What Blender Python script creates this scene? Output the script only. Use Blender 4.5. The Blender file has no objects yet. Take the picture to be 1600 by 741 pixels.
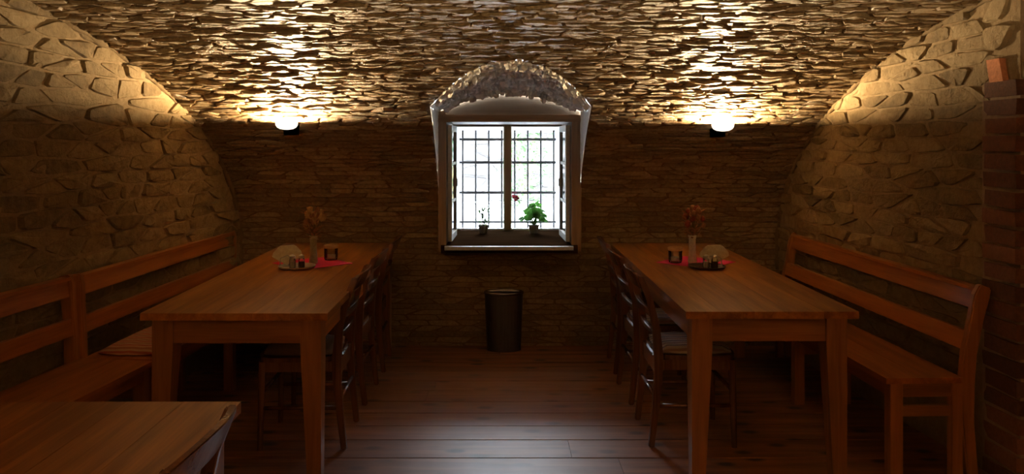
import bpy, bmesh, math, random
import numpy as np
from mathutils import Vector, noise, Matrix
C = bpy.context.scene
COL = C.collection
rnd = random.Random(7)
PI = math.pi

# ---------------------------------------------------------------- camera
cam = bpy.data.cameras.new('camera')
camo = bpy.data.objects.new('camera', cam); COL.objects.link(camo)
camo.location = (0, 0, 1.48); camo.rotation_euler = (PI/2, 0, 0)
cam.sensor_width = 36; cam.lens = 27.45
cam.shift_x = 0.01375; cam.shift_y = -0.0941
cam.clip_start = 0.02
C.camera = camo

# ---------------------------------------------------------------- world (overcast sky), exposure
w = bpy.data.worlds.new('sky'); C.world = w; w.use_nodes = True
bg = w.node_tree.nodes['Background']
bg.inputs[0].default_value = (0.80, 0.90, 1.0, 1); bg.inputs[1].default_value = 58.0
C.view_settings.view_transform = 'Standard'; C.view_settings.look = 'None'
C.view_settings.exposure = 0.0; C.view_settings.gamma = 1
try: C.view_settings.use_curve_mapping = False
except Exception: pass
C.cycles.use_denoising = True
C.cycles.max_bounces = 10; C.cycles.diffuse_bounces = 5; C.cycles.caustics_reflective = False; C.cycles.caustics_refractive = False
LAMP_W = 165.0; FILL_LAMP_W = 370.0; LAMP_COL = (1.0, 0.69, 0.36); SHADE_E = 1.8
# daylight portal over the window opening
pl = bpy.data.lights.new('window_daylight', 'AREA'); pl.shape = 'RECTANGLE'; pl.size = 0.98; pl.size_y = 0.98
po = bpy.data.objects.new('window_daylight', pl); COL.objects.link(po)
po.location = (0.085, 6.93, 1.13); po.rotation_euler = (-PI/2, 0, 0)
pl.cycles.is_portal = True

# ---------------------------------------------------------------- materials
def new_mat(name):
    m = bpy.data.materials.new(name); m.use_nodes = True
    nt = m.node_tree; b = nt.nodes['Principled BSDF']
    return m, nt, b
def N(nt, t, **k):
    n = nt.nodes.new(t)
    for a, v in k.items(): setattr(n, a, v)
    return n
def plain(name, col, rough=0.6, metal=0.0, bump=0, bscale=60, var=0.15):
    m, nt, b = new_mat(name)
    tc = N(nt, 'ShaderNodeTexCoord'); no = N(nt, 'ShaderNodeTexNoise'); no.inputs['Scale'].default_value = bscale; no.inputs['Detail'].default_value = 4
    nt.links.new(tc.outputs['Object'], no.inputs['Vector'])
    r = N(nt, 'ShaderNodeValToRGB')
    r.color_ramp.elements[0].position = .3; r.color_ramp.elements[1].position = .7
    r.color_ramp.elements[0].color = tuple(c*(1-var) for c in col)+(1,); r.color_ramp.elements[1].color = tuple(min(1, c*(1+var)) for c in col)+(1,)
    nt.links.new(no.outputs['Fac'], r.inputs[0]); nt.links.new(r.outputs[0], b.inputs['Base Color'])
    b.inputs['Roughness'].default_value = rough; b.inputs['Metallic'].default_value = metal
    if bump:
        bp = N(nt, 'ShaderNodeBump'); bp.inputs['Strength'].default_value = bump; bp.inputs['Distance'].default_value = .01
        nt.links.new(no.outputs['Fac'], bp.inputs['Height']); nt.links.new(bp.outputs[0], b.inputs['Normal'])
    return m
def wood(name, dark, light, axis='Y', rough=0.4, scale=1.0, knots=0.0, spec=.5, worn_daylight=None):
    m, nt, b = new_mat(name); L = nt.links.new
    tc = N(nt, 'ShaderNodeTexCoord'); oi = N(nt, 'ShaderNodeObjectInfo')
    add = N(nt, 'ShaderNodeVectorMath', operation='ADD'); mul = N(nt, 'ShaderNodeMath', operation='MULTIPLY'); mul.inputs[1].default_value = 37.0
    L(oi.outputs['Random'], mul.inputs[0]); L(tc.outputs['Object'], add.inputs[0]); L(mul.outputs[0], add.inputs[1])
    mp = N(nt, 'ShaderNodeMapping'); s = [22*scale]*3; s['XYZ'.index(axis)] = 1.6*scale; mp.inputs['Scale'].default_value = s
    L(add.outputs[0], mp.inputs[0])
    n1 = N(nt, 'ShaderNodeTexNoise'); n1.inputs['Scale'].default_value = 1.0; n1.inputs['Detail'].default_value = 6; n1.inputs['Distortion'].default_value = .6
    L(mp.outputs[0], n1.inputs['Vector'])
    mp2 = N(nt, 'ShaderNodeMapping'); s2 = [120*scale]*3; s2['XYZ'.index(axis)] = 5*scale; mp2.inputs['Scale'].default_value = s2
    L(add.outputs[0], mp2.inputs[0]); n2 = N(nt, 'ShaderNodeTexNoise'); n2.inputs['Scale'].default_value = 1; n2.inputs['Detail'].default_value = 3
    L(mp2.outputs[0], n2.inputs['Vector'])
    mx = N(nt, 'ShaderNodeMath', operation='MULTIPLY_ADD'); mx.inputs[1].default_value = .35
    L(n2.outputs['Fac'], mx.inputs[0]); L(n1.outputs['Fac'], mx.inputs[2])
    # per-piece tone
    tn = N(nt, 'ShaderNodeMath', operation='MULTIPLY_ADD'); tn.inputs[1].default_value = .22; tn.inputs[2].default_value = -.28
    L(oi.outputs['Random'], tn.inputs[0]); sm = N(nt, 'ShaderNodeMath', operation='ADD'); L(mx.outputs[0], sm.inputs[0]); L(tn.outputs[0], sm.inputs[1])
    r = N(nt, 'ShaderNodeValToRGB'); r.color_ramp.elements[0].position = .3; r.color_ramp.elements[1].position = .75
    r.color_ramp.elements[0].color = (*dark, 1); r.color_ramp.elements[1].color = (*light, 1)
    L(sm.outputs[0], r.inputs[0]); out = r.outputs[0]
    if knots:
        v = N(nt, 'ShaderNodeTexVoronoi', voronoi_dimensions='2D'); v.inputs['Scale'].default_value = 3.2
        mpk = N(nt, 'ShaderNodeMapping'); sk = [1.5]*3; sk['XYZ'.index(axis)] = .8; mpk.inputs['Scale'].default_value = sk
        L(add.outputs[0], mpk.inputs[0]); L(mpk.outputs[0], v.inputs['Vector'])
        cr = N(nt, 'ShaderNodeValToRGB'); cr.color_ramp.elements[0].position = .06; cr.color_ramp.elements[1].position = .15
        cr.color_ramp.elements[0].color = (knots, knots, knots, 1); cr.color_ramp.elements[1].color = (0, 0, 0, 1)
        L(v.outputs['Distance'], cr.inputs[0])
        mk = N(nt, 'ShaderNodeMix', data_type='RGBA'); L(cr.outputs[0], mk.inputs[0]); L(out, mk.inputs[6]); mk.inputs[7].default_value = (.02, .008, .004, 1)
        out = mk.outputs[2]
    if worn_daylight:
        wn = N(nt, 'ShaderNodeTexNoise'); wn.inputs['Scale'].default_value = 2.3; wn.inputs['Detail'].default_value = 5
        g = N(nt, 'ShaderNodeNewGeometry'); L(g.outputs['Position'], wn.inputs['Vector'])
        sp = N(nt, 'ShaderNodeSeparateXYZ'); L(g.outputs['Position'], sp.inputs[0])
        # trodden strip along the aisle, paled to paint in the daylight pool: |x-0.05| < .65 and y < 5
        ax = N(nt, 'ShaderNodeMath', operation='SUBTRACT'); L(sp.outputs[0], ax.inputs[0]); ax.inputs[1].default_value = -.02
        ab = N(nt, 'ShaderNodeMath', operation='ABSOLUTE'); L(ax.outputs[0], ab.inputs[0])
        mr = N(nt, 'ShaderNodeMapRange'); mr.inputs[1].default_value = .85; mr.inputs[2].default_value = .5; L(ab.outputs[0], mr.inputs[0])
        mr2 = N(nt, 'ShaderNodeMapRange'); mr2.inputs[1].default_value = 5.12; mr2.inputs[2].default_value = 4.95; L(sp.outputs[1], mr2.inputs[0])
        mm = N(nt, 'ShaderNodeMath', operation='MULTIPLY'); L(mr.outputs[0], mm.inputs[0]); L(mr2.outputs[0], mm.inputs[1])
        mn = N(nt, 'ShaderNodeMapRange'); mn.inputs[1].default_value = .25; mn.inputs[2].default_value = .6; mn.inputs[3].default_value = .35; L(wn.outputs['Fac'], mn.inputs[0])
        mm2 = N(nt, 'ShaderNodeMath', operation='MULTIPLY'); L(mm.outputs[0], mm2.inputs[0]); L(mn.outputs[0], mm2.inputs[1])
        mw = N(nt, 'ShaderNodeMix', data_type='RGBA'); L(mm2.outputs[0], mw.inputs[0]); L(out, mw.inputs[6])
        bl = N(nt, 'ShaderNodeMix', data_type='RGBA', blend_type='MIX'); bl.inputs[0].default_value = .6; L(out, bl.inputs[6]); bl.inputs[7].default_value = (*worn_daylight, 1)
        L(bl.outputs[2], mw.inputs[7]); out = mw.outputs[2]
    L(out, b.inputs['Base Color'])
    b.inputs['Roughness'].default_value = rough
    b.inputs['Specular IOR Level'].default_value = spec
    bp = N(nt, 'ShaderNodeBump'); bp.inputs['Strength'].default_value = .25; bp.inputs['Distance'].default_value = .002
    L(mx.outputs[0], bp.inputs['Height']); L(bp.outputs[0], b.inputs['Normal'])
    return m
def stone(name, cols, rough=.7, bscale=30, bump=.8, spec=.5, dist=.012):
    """cols: dark, mid, light; the face attribute «tint» gives every stone its own tone"""
    m, nt, b = new_mat(name); L = nt.links.new
    at = N(nt, 'ShaderNodeAttribute'); at.attribute_name = 'tint'
    g = N(nt, 'ShaderNodeNewGeometry')
    n1 = N(nt, 'ShaderNodeTexNoise'); n1.inputs['Scale'].default_value = bscale; n1.inputs['Detail'].default_value = 6; n1.inputs['Roughness'].default_value = .65
    L(g.outputs['Position'], n1.inputs['Vector'])
    ma = N(nt, 'ShaderNodeMath', operation='MULTIPLY_ADD'); ma.inputs[1].default_value = .9; L(n1.outputs['Fac'], ma.inputs[0])
    sb = N(nt, 'ShaderNodeMath', operation='MULTIPLY_ADD'); sb.inputs[1].default_value = .75; sb.inputs[2].default_value = -.33; L(at.outputs['Fac'], sb.inputs[0]); L(sb.outputs[0], ma.inputs[2])
    r = N(nt, 'ShaderNodeValToRGB'); e = r.color_ramp.elements
    e[0].position = .15; e[0].color = (*cols[0], 1); e[1].position = .85; e[1].color = (*cols[2], 1)
    k = e.new(.5); k.color = (*cols[1], 1)
    L(ma.outputs[0], r.inputs[0]); L(r.outputs[0], b.inputs['Base Color'])
    b.inputs['Roughness'].default_value = rough; b.inputs['Specular IOR Level'].default_value = spec
    n2 = N(nt, 'ShaderNodeTexNoise'); n2.inputs['Scale'].default_value = bscale*1.7; n2.inputs['Detail'].default_value = 8; n2.inputs['Roughness'].default_value = .7
    L(g.outputs['Position'], n2.inputs['Vector'])
    bp = N(nt, 'ShaderNodeBump'); bp.inputs['Strength'].default_value = bump; bp.inputs['Distance'].default_value = dist
    L(n2.outputs['Fac'], bp.inputs['Height']); L(bp.outputs[0], b.inputs['Normal'])
    return m
def stripes(name, cols, axis=0, freq=40, rough=.9):
    m, nt, b = new_mat(name); L = nt.links.new
    tc = N(nt, 'ShaderNodeTexCoord'); sp = N(nt, 'ShaderNodeSeparateXYZ'); L(tc.outputs['Object'], sp.inputs[0])
    mu = N(nt, 'ShaderNodeMath', operation='MULTIPLY'); mu.inputs[1].default_value = freq; L(sp.outputs[axis], mu.inputs[0])
    fr = N(nt, 'ShaderNodeMath', operation='FRACT'); L(mu.outputs[0], fr.inputs[0])
    r = N(nt, 'ShaderNodeValToRGB'); r.color_ramp.interpolation = 'CONSTANT'
    for i, c in enumerate(cols):
        p = i/len(cols)
        e = r.color_ramp.elements[i] if i < 2 else r.color_ramp.elements.new(p)
        e.position = p; e.color = (*c, 1)
    L(fr.outputs[0], r.inputs[0]); L(r.outputs[0], b.inputs['Base Color']); b.inputs['Roughness'].default_value = rough
    n = N(nt, 'ShaderNodeTexNoise'); n.inputs['Scale'].default_value = 300; bp = N(nt, 'ShaderNodeBump'); bp.inputs['Strength'].default_value = .3; bp.inputs['Distance'].default_value = .002
    L(tc.outputs['Object'], n.inputs['Vector']); L(n.outputs['Fac'], bp.inputs['Height']); L(bp.outputs[0], b.inputs['Normal'])
    return m
def thin_glass(name, tint=(1, 1, 1), rough=.02):
    m = bpy.data.materials.new(name); m.use_nodes = True; nt = m.node_tree; nt.nodes.clear(); L = nt.links.new
    o = N(nt, 'ShaderNodeOutputMaterial'); t = N(nt, 'ShaderNodeBsdfTransparent'); t.inputs[0].default_value = (*tint, 1)
    g = N(nt, 'ShaderNodeBsdfGlossy'); g.inputs['Roughness'].default_value = rough
    f = N(nt, 'ShaderNodeFresnel'); f.inputs[0].default_value = 1.5; mx = N(nt, 'ShaderNodeMixShader')
    L(f.outputs[0], mx.inputs[0]); L(t.outputs[0], mx.inputs[1]); L(g.outputs[0], mx.inputs[2]); L(mx.outputs[0], o.inputs[0])
    return m
def emis(name, col, s):
    m, nt, b = new_mat(name); b.inputs['Base Color'].default_value = (.9, .88, .8, 1)
    b.inputs['Emission Color'].default_value = (*col, 1); b.inputs['Emission Strength'].default_value = s
    return m
M = {}
M['vault'] = stone('vault_stone', ((.13, .080, .034), (.30, .20, .090), (.54, .41, .23)), rough=.40, spec=.8, bscale=45, bump=1.0, dist=.018)
M['vault_mortar'] = stone('vault_mortar', ((.12, .068, .03), (.24, .145, .065), (.34, .23, .12)), rough=.8)
M['wall'] = stone('wall_stone', ((.12, .080, .034), (.26, .185, .085), (.40, .30, .16)), rough=.8, bscale=20, bump=1.0, dist=.02)
M['wall_mortar'] = stone('wall_mortar', ((.20, .14, .068), (.31, .225, .12), (.44, .335, .20)), rough=.9)
M['pale'] = stone('limewashed_stone', ((.62, .62, .60), (.86, .86, .84), (.93, .93, .91)), rough=.8, bscale=40)
M['brick'] = stone('brick', ((.10, .04, .022), (.19, .075, .04), (.28, .125, .068)), rough=.85, bscale=50, bump=.5)
M['brick_mortar'] = stone('brick_mortar', ((.25, .17, .11), (.36, .25, .16), (.45, .33, .22)), rough=.9)
M['floor'] = wood('floor_pine', (.16, .055, .018), (.46, .19, .065), 'X', rough=.47, knots=.9, worn_daylight=(.46, .31, .28), spec=1.0)
M['table'] = wood('oiled_table_wood', (.24, .085, .015), (.56, .235, .045), 'Y', rough=.33)
M['tablex'] = wood('oiled_apron_wood', (.20, .085, .028), (.40, .175, .060), 'X', rough=.38)
M['tablez'] = wood('oiled_leg_wood', (.20, .085, .028), (.40, .175, .060), 'Z', rough=.38)
M['bench'] = wood('bench_wood', (.28, .095, .022), (.52, .195, .045), 'Y', rough=.35)
M['benchz'] = wood('bench_post_wood', (.28, .11, .030), (.50, .21, .060), 'Z', rough=.35)
M['chair'] = wood('dark_chair_wood', (.09, .035, .017), (.22, .095, .045), 'Z', rough=.25, spec=.6)
M['winwood'] = wood('window_wood', (.20, .125, .07), (.36, .25, .15), 'Z', rough=.6)
M['winwoodx'] = wood('window_wood_x', (.18, .105, .055), (.32, .21, .12), 'X', rough=.6)
M['sillwood'] = wood('dark_sill_wood', (.018, .009, .004), (.035, .018, .009), 'X', rough=.95, spec=.0)
M['panelwood'] = wood('arched_panel_wood', (.09, .055, .028), (.17, .11, .06), 'X', rough=.7)
M['lip'] = plain('pale_sill_paint', (.45, .50, .50), .45)
M['cream'] = plain('grey_casement_paint', (.50, .50, .46), .5)
M['plaster'] = plain('white_plaster', (.80, .82, .84), .9, bump=.4, bscale=25, var=.06)
M['iron'] = plain('black_iron', (.025, .025, .027), .5, .6)
M['glass'] = thin_glass('window_glass')
M['jar'] = thin_glass('drinking_glass', (.93, .95, .93))
M['steel'] = plain('steel', (.6, .6, .58), .3, .9)
M['magenta'] = plain('magenta_cloth', (.62, .02, .10), .85, bump=.2, bscale=200)
M['magenta2'] = plain('pink_magenta_cloth', (.62, .03, .20), .85, bump=.2, bscale=200)
M['ringwood'] = plain('pale_ring_wood', (.62, .42, .22), .5)
M['paper'] = plain('cream_napkin', (.95, .90, .74), .8)
M['paper2'] = plain('white_napkin', (.94, .90, .80), .8)
M['vase'] = plain('pale_ceramic', (.40, .38, .26), .3)
M['tray'] = plain('tray_ceramic', (.42, .38, .32), .3)
M['darktray'] = plain('dark_tray', (.06, .04, .03), .3)
M['saltw'] = plain('salt', (.8, .78, .72), .8); M['pepper'] = plain('pepper', (.10, .07, .05), .9)
M['stem'] = plain('dry_stem', (.20, .15, .05), .8)
M['dryo'] = plain('dry_flower_ochre', (.55, .36, .16), .9, bump=.5); M['dryr'] = plain('dry_flower_red', (.30, .07, .04), .9, bump=.5); M['dryb'] = plain('dry_flower_brown', (.42, .22, .11), .9, bump=.5)
M['leaf'] = plain('green_leaf', (.10, .32, .05), .5, var=.5, bscale=12)
M['leafd'] = plain('garden_leaf', (.045, .10, .03), .6, var=.6, bscale=6)
M['whitefl'] = plain('white_petal', (.85, .83, .75), .7); M['redfl'] = plain('red_petal', (.55, .02, .06), .6)
M['terra'] = plain('clay_pot', (.16, .15, .11), .8); M['soil'] = plain('soil', (.04, .03, .02), 1)
M['bin'] = plain('dark_bin', (.018, .010, .009), .45); M['rim'] = plain('bin_rim', (.22, .22, .24), .25, .9)
M['shade'] = emis('lamp_glass', (1, .90, .72), SHADE_E); M['bulb'] = emis('bulb', (1, .8, .5), 20)
M['pink'] = stripes('pink_stripe_cloth', [(.62, .36, .26), (.50, .14, .11), (.60, .40, .30), (.45, .20, .15)], 1, 14)
M['greyc'] = stripes('grey_stripe_cloth', [(.55, .50, .46), (.24, .20, .24), (.62, .56, .50), (.38, .26, .24)], 1, 13)
M['brownc'] = plain('brown_cushion_cloth', (.20, .12, .09), .95, bump=.3, bscale=150)
for k in ('leaf', 'leafd', 'whitefl', 'redfl'):
    nt = M[k].node_tree; b = nt.nodes['Principled BSDF']; tr = N(nt, 'ShaderNodeBsdfTranslucent'); mx = N(nt, 'ShaderNodeMixShader'); mx.inputs[0].default_value = .35
    nt.links.new(b.inputs['Base Color'].links[0].from_socket, tr.inputs[0]); nt.links.new(b.outputs[0], mx.inputs[1]); nt.links.new(tr.outputs[0], mx.inputs[2])
    nt.links.new(mx.outputs[0], nt.nodes['Material Output'].inputs[0])
M['ground'] = plain('pale_gravel', (.80, .82, .84), .95, bump=.5, bscale=8)
M['gwall'] = stone('garden_wall_stone', ((.05, .045, .043), (.085, .078, .075), (.12, .11, .105)), rough=.9, bscale=4)

# ---------------------------------------------------------------- helpers
def tag(o, label=None, cat=None, group=None, kind=None):
    if label: o['label'] = label
    if cat: o['category'] = cat
    if group: o['group'] = group
    if kind: o['kind'] = kind
    return o
def thing(name, label, cat, loc=(0, 0, 0), rz=0, group=None):
    o = bpy.data.objects.new(name, None); COL.objects.link(o); o.empty_display_size = .05
    o.location = loc; o.rotation_euler = (0, 0, rz)
    return tag(o, label, cat, group)
def link(name, me, mat, parent=None, loc=None, smooth=False):
    if mat and not me.materials: me.materials.append(mat)
    if smooth:
        me.shade_smooth() if hasattr(me, 'shade_smooth') else None
    o = bpy.data.objects.new(name, me); COL.objects.link(o)
    if parent: o.parent = parent
    if loc: o.location = loc
    return o
def obj(name, bm, mat, parent=None, loc=None, smooth=False, bevel=0):
    if bevel:
        es = [e for e in bm.edges if len(e.link_faces) == 2 and e.calc_face_angle(0) > .6]
        bmesh.ops.bevel(bm, geom=es, offset=bevel, segments=2, affect='EDGES', clamp_overlap=True)
    me = bpy.data.meshes.new(name); bm.normal_update(); bm.to_mesh(me); bm.free()
    return link(name, me, mat, parent, loc, smooth)
def box(x0, x1, y0, y1, z0, z1, bm=None):
    bm = bm or bmesh.new()
    v = [bm.verts.new(p) for p in ((x0, y0, z0), (x1, y0, z0), (x1, y1, z0), (x0, y1, z0), (x0, y0, z1), (x1, y0, z1), (x1, y1, z1), (x0, y1, z1))]
    for f in ((0, 3, 2, 1), (4, 5, 6, 7), (0, 1, 5, 4), (1, 2, 6, 5), (2, 3, 7, 6), (3, 0, 4, 7)): bm.faces.new([v[i] for i in f])
    return bm
def sweep(path, sec, bm=None, up=Vector((0, 1, 0))):
    """rectangular or round bar along a path; sec(i) -> list of (a,b) offsets; a along up, b along the second normal"""
    bm = bm or bmesh.new(); path = [Vector(p) for p in path]; rings = []
    for i, p in enumerate(path):
        d = (path[min(i+1, len(path)-1)]-path[max(i-1, 0)]).normalized()
        a = (up - d*up.dot(d)).normalized(); b = d.cross(a)
        rings.append([bm.verts.new(p+a*s+b*t) for s, t in sec(i)])
    n = len(rings[0])
    for r, q in zip(rings, rings[1:]):
        for k in range(n): bm.faces.new((r[k], r[(k+1) % n], q[(k+1) % n], q[k]))
    bm.faces.new(rings[0][::-1]); bm.faces.new(rings[-1])
    return bm
def rect(w, h): return [(-w/2, -h/2), (w/2, -h/2), (w/2, h/2), (-w/2, h/2)]
def circ(r, n=8): return [(r*math.cos(2*PI*k/n), r*math.sin(2*PI*k/n)) for k in range(n)]
def tube(path, r, bm=None, n=6, up=Vector((0.01, 1, .02))): 
    rr = r if callable(r) else (lambda i: r)
    return sweep(path, lambda i: circ(rr(i), n), bm, up)
def lathe(prof, bm=None, n=20, c=(0, 0), sx=1, sy=1, cap=True):
    bm = bm or bmesh.new(); rings = []
    for r, z in prof: rings.append([bm.verts.new((c[0]+sx*r*math.cos(2*PI*k/n), c[1]+sy*r*math.sin(2*PI*k/n), z)) for k in range(n)])
    for a, b in zip(rings, rings[1:]):
        for k in range(n): bm.faces.new((a[k], a[(k+1) % n], b[(k+1) % n], b[k]))
    if cap: bm.faces.new(rings[0][::-1]); bm.faces.new(rings[-1])
    return bm
def blob(r, c, bm=None, sub=1, sq=(1, 1, 1), jit=.15):
    bm = bm or bmesh.new()
    g = bmesh.ops.create_icosphere(bm, subdivisions=sub, radius=r)
    for v in g['verts']:
        v.co = Vector((v.co.x*sq[0], v.co.y*sq[1], v.co.z*sq[2]))*(1+rnd.uniform(-jit, jit))+Vector(c)
    return bm
def leaf(bm, p, d, L, wd, curl=.2):
    d = Vector(d).normalized(); s = d.cross(Vector((0, 0, 1)))
    s = s.normalized() if s.length > .1 else Vector((1, 0, 0)); n = s.cross(d); p = Vector(p)
    a = bm.verts.new(p); b = bm.verts.new(p+d*L*.35+s*wd*.5+n*L*curl*.5); c = bm.verts.new(p+d*L*.35-s*wd*.5+n*L*curl*.5)
    e = bm.verts.new(p+d*L*.8+s*wd*.35); f = bm.verts.new(p+d*L*.8-s*wd*.35); m = bm.verts.new(p+d*L*.4); t = bm.verts.new(p+d*L-n*L*curl*.5)
    for q in ((a, b, m), (a, m, c), (b, e, m), (m, f, c), (m, e, t), (m, t, f)): bm.faces.new(q)
def dup(root, loc, rz, label=None, group=None):
    r = root.copy(); COL.objects.link(r); r.location = loc; r.rotation_euler = (0, 0, rz)
    if label: r['label'] = label
    if group: r['group'] = group
    for ch in list(root.children):
        c = ch.copy(); COL.objects.link(c); c.parent = r
        for g in ch.children:
            d = g.copy(); COL.objects.link(d); d.parent = c
    return r

# ---------------------------------------------------------------- masonry
def clip(poly, a, b, c):
    """keep a*x+b*y <= c"""
    out = []
    for i, p in enumerate(poly):
        q = poly[(i+1) % len(poly)]
        dp = a*p[0]+b*p[1]-c; dq = a*q[0]+b*q[1]-c
        if dp <= 0: out.append(p)
        if dp*dq < 0:
            t = dp/(dp-dq); out.append((p[0]+t*(q[0]-p[0]), p[1]+t*(q[1]-p[1])))
    return out
def cells(x0, x1, y0, y1, w, h, jx=.35, jy=.28, seed=1, big=.0):
    """coursed rubble: polygons of a jittered pattern, in metric coordinates"""
    R = random.Random(seed); pts = []
    ny = max(1, round((y1-y0)/h)); grid = {}
    for j in range(-1, ny+1):
        x = x0/w-1-R.random()
        while x < x1/w+1:
            if R.random() > big*.3: pts.append((x, y0/h+j+.5+R.uniform(-jy, jy)))
            x += R.uniform(1-jx, 1+jx)
    for i, p in enumerate(pts): grid.setdefault((int(math.floor(p[0])), int(math.floor(p[1]))), []).append(i)
    res = []
    for i, p in enumerate(pts):
        if not (x0/w <= p[0] <= x1/w and y0/h <= p[1] <= y1/h): continue
        poly = [(p[0]-1.6, p[1]-1.3), (p[0]+1.6, p[1]-1.3), (p[0]+1.6, p[1]+1.3), (p[0]-1.6, p[1]+1.3)]
        gx, gy = int(math.floor(p[0])), int(math.floor(p[1]))
        for a in range(-3, 4):
            for b in range(-2, 3):
                for k in grid.get((gx+a, gy+b), ()):
                    if k == i: continue
                    q = pts[k]; dx, dy = q[0]-p[0], q[1]-p[1]
                    K = 4.0  # weight of rows: flatter beds
                    poly = clip(poly, dx, K*dy, (q[0]**2-p[0]**2)/2+K*(q[1]**2-p[1]**2)/2)
                    if len(poly) < 3: break
        if len(poly) >= 3: res.append([(x*w, y*h) for x, y in poly])
    return res
def shrink(poly, g):
    cx = sum(p[0] for p in poly)/len(poly); cy = sum(p[1] for p in poly)/len(poly); out = poly
    n = len(poly)
    for i in range(n):
        (xa, ya), (xb, yb) = poly[i], poly[(i+1) % n]; nx, ny = yb-ya, xa-xb; l = math.hypot(nx, ny)
        if l < 1e-5: continue
        nx, ny = nx/l, ny/l
        if nx*(cx-xa)+ny*(cy-ya) > 0: nx, ny = -nx, -ny
        out = clip(out, nx, ny, nx*xa+ny*ya-g)
        if len(out) < 3: return None
    return out
def chaikin(poly, t=.15):
    out = []
    for i, p in enumerate(poly):
        q = poly[(i+1) % len(poly)]
        if math.hypot(p[0]-q[0], p[1]-q[1]) < .006: out.append(p); continue
        out.append((p[0]+t*(q[0]-p[0]), p[1]+t*(q[1]-p[1]))); out.append((q[0]+t*(p[0]-q[0]), q[1]+t*(p[1]-q[1])))
    return out
def area(poly): return abs(sum(poly[i][0]*poly[(i+1) % len(poly)][1]-poly[(i+1) % len(poly)][0]*poly[i][1] for i in range(len(poly))))/2
def stone_geo(poly, F, depth, R, gap, rough=.3, sharp=.88, tilt=.12):
    """ring at the bed, ring at the shoulder, centre; F(x, s, d) -> Vector"""
    p = shrink(poly, gap)
    if not p or area(p) < 1.2e-4: return None
    p = chaikin(p) if len(p) <= 7 else p
    if len(p) > 14: p = p[::2]
    cx = sum(q[0] for q in p)/len(p); cy = sum(q[1] for q in p)/len(p)
    V = [F(x, y, -.012) for x, y in p]
    tx, ty = R.uniform(-tilt, tilt), R.uniform(-tilt, tilt)
    ext = max(math.hypot(q[0]-cx, q[1]-cy) for q in p)
    for x, y in p:
        k = sharp+R.uniform(-.06, .04)
        X, Y = cx+(x-cx)*k, cy+(y-cy)*k
        V.append(F(X, Y, depth*(1+tx*(X-cx)/ext+ty*(Y-cy)/ext+R.uniform(-rough, rough)*.6)))
    V.append(F(cx+R.uniform(-.2, .2)*ext*.4, cy, depth*(1.15+R.uniform(-rough, rough))))
    n = len(p); fs = []
    for i in range(n):
        j = (i+1) % n; fs.append((i, j, n+j, n+i)); fs.append((n+i, n+j, 2*n))
    return V, fs
def orient(V, fs, nrm):
    f = fs[1]; a, b, c = (V[i] for i in f)
    if (b-a).cross(c-a).dot(nrm) < 0: return [tuple(reversed(q)) for q in fs]
    return fs
CAM = Vector((0, 0, 1.48))
def project(p):
    d = p-CAM
    if d.y < .2: return None
    return 778+1220*d.x/d.y, 220-1220*d.z/d.y
def lay(polys, F, mat, parent, seed, dmin=.012, dmax=.03, gap=.006, limit=290, name='stone', stuffname='small_stones', rough=.3, sharp=.88, minpx=10, tintf=None):
    R = random.Random(seed); items = []
    for poly in polys:
        g = stone_geo(poly, F, R.uniform(dmin, dmax), R, gap*R.uniform(.6, 1.6), rough, sharp)
        if not g: continue
        V, fs = g; cx = sum(q[0] for q in poly)/len(poly); cy = sum(q[1] for q in poly)/len(poly)
        nr = F(cx, cy, .1)-F(cx, cy, 0); fs = orient(V, fs, nr)
        pr = [project(v) for v in V[:len(V)//2]]
        if any(q is None for q in pr): size = 0
        else:
            us = [q[0] for q in pr]; vs = [q[1] for q in pr]
            inside = 0 < sum(us)/len(us) < 1600 and 0 < sum(vs)/len(vs) < 741
            size = area(pr) if inside else 0
            if max(us)-min(us) < minpx: size = min(size, 1)
        t = R.random() if tintf is None else tintf(R, V[-1])
        items.append((size, V, fs, t))
    items.sort(key=lambda i: -i[0])
    big = [i for i in items[:limit] if i[0] > 1]; rest = [i for i in items if not any(i is b for b in big)] if len(big) < 50 else items[len(big):]
    for size, V, fs, t in big:
        c = V[-1]; me = bpy.data.meshes.new(name); me.from_pydata([tuple(v-c) for v in V], [], fs)
        a = me.attributes.new('tint', 'FLOAT', 'FACE'); a.data.foreach_set('value', [t]*len(fs))
        link(name, me, mat, parent, tuple(c))
    if rest:
        vs, fl, ts = [], [], []
        for size, V, fs, t in rest:
            o = len(vs); vs += [tuple(v) for v in V]; fl += [tuple(i+o for i in f) for f in fs]; ts += [t]*len(fs)
        me = bpy.data.meshes.new(stuffname); me.from_pydata(vs, [], fl)
        a = me.attributes.new('tint', 'FLOAT', 'FACE'); a.data.foreach_set('value', ts)
        tag(link(stuffname, me, mat, parent), kind='stuff')
def surf(name, F, xs, rows, mat, amp=.006, freq=14, kind='structure', parent=None):
    """mortar bed: rows(x) -> list of s values, the same count for every x"""
    vs, fs = [], []; n = None
    for x in xs:
        r = rows(x); n = len(r)
        for s in r:
            p = F(x, s, 0); vs.append(tuple(F(x, s, amp*noise.noise(p*freq)+amp*.6*noise.noise(p*freq*2.7))))
    for i in range(len(xs)-1):
        for j in range(n-1): fs.append((i*n+j, (i+1)*n+j, (i+1)*n+j+1, i*n+j+1))
    me = bpy.data.meshes.new(name); me.from_pydata(vs, [], fs); me.shade_smooth()
    a = me.attributes.new('tint', 'FLOAT', 'FACE'); a.data.foreach_set('value', [.5]*len(fs))
    return tag(link(name, me, mat, parent), kind=kind)
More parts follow.
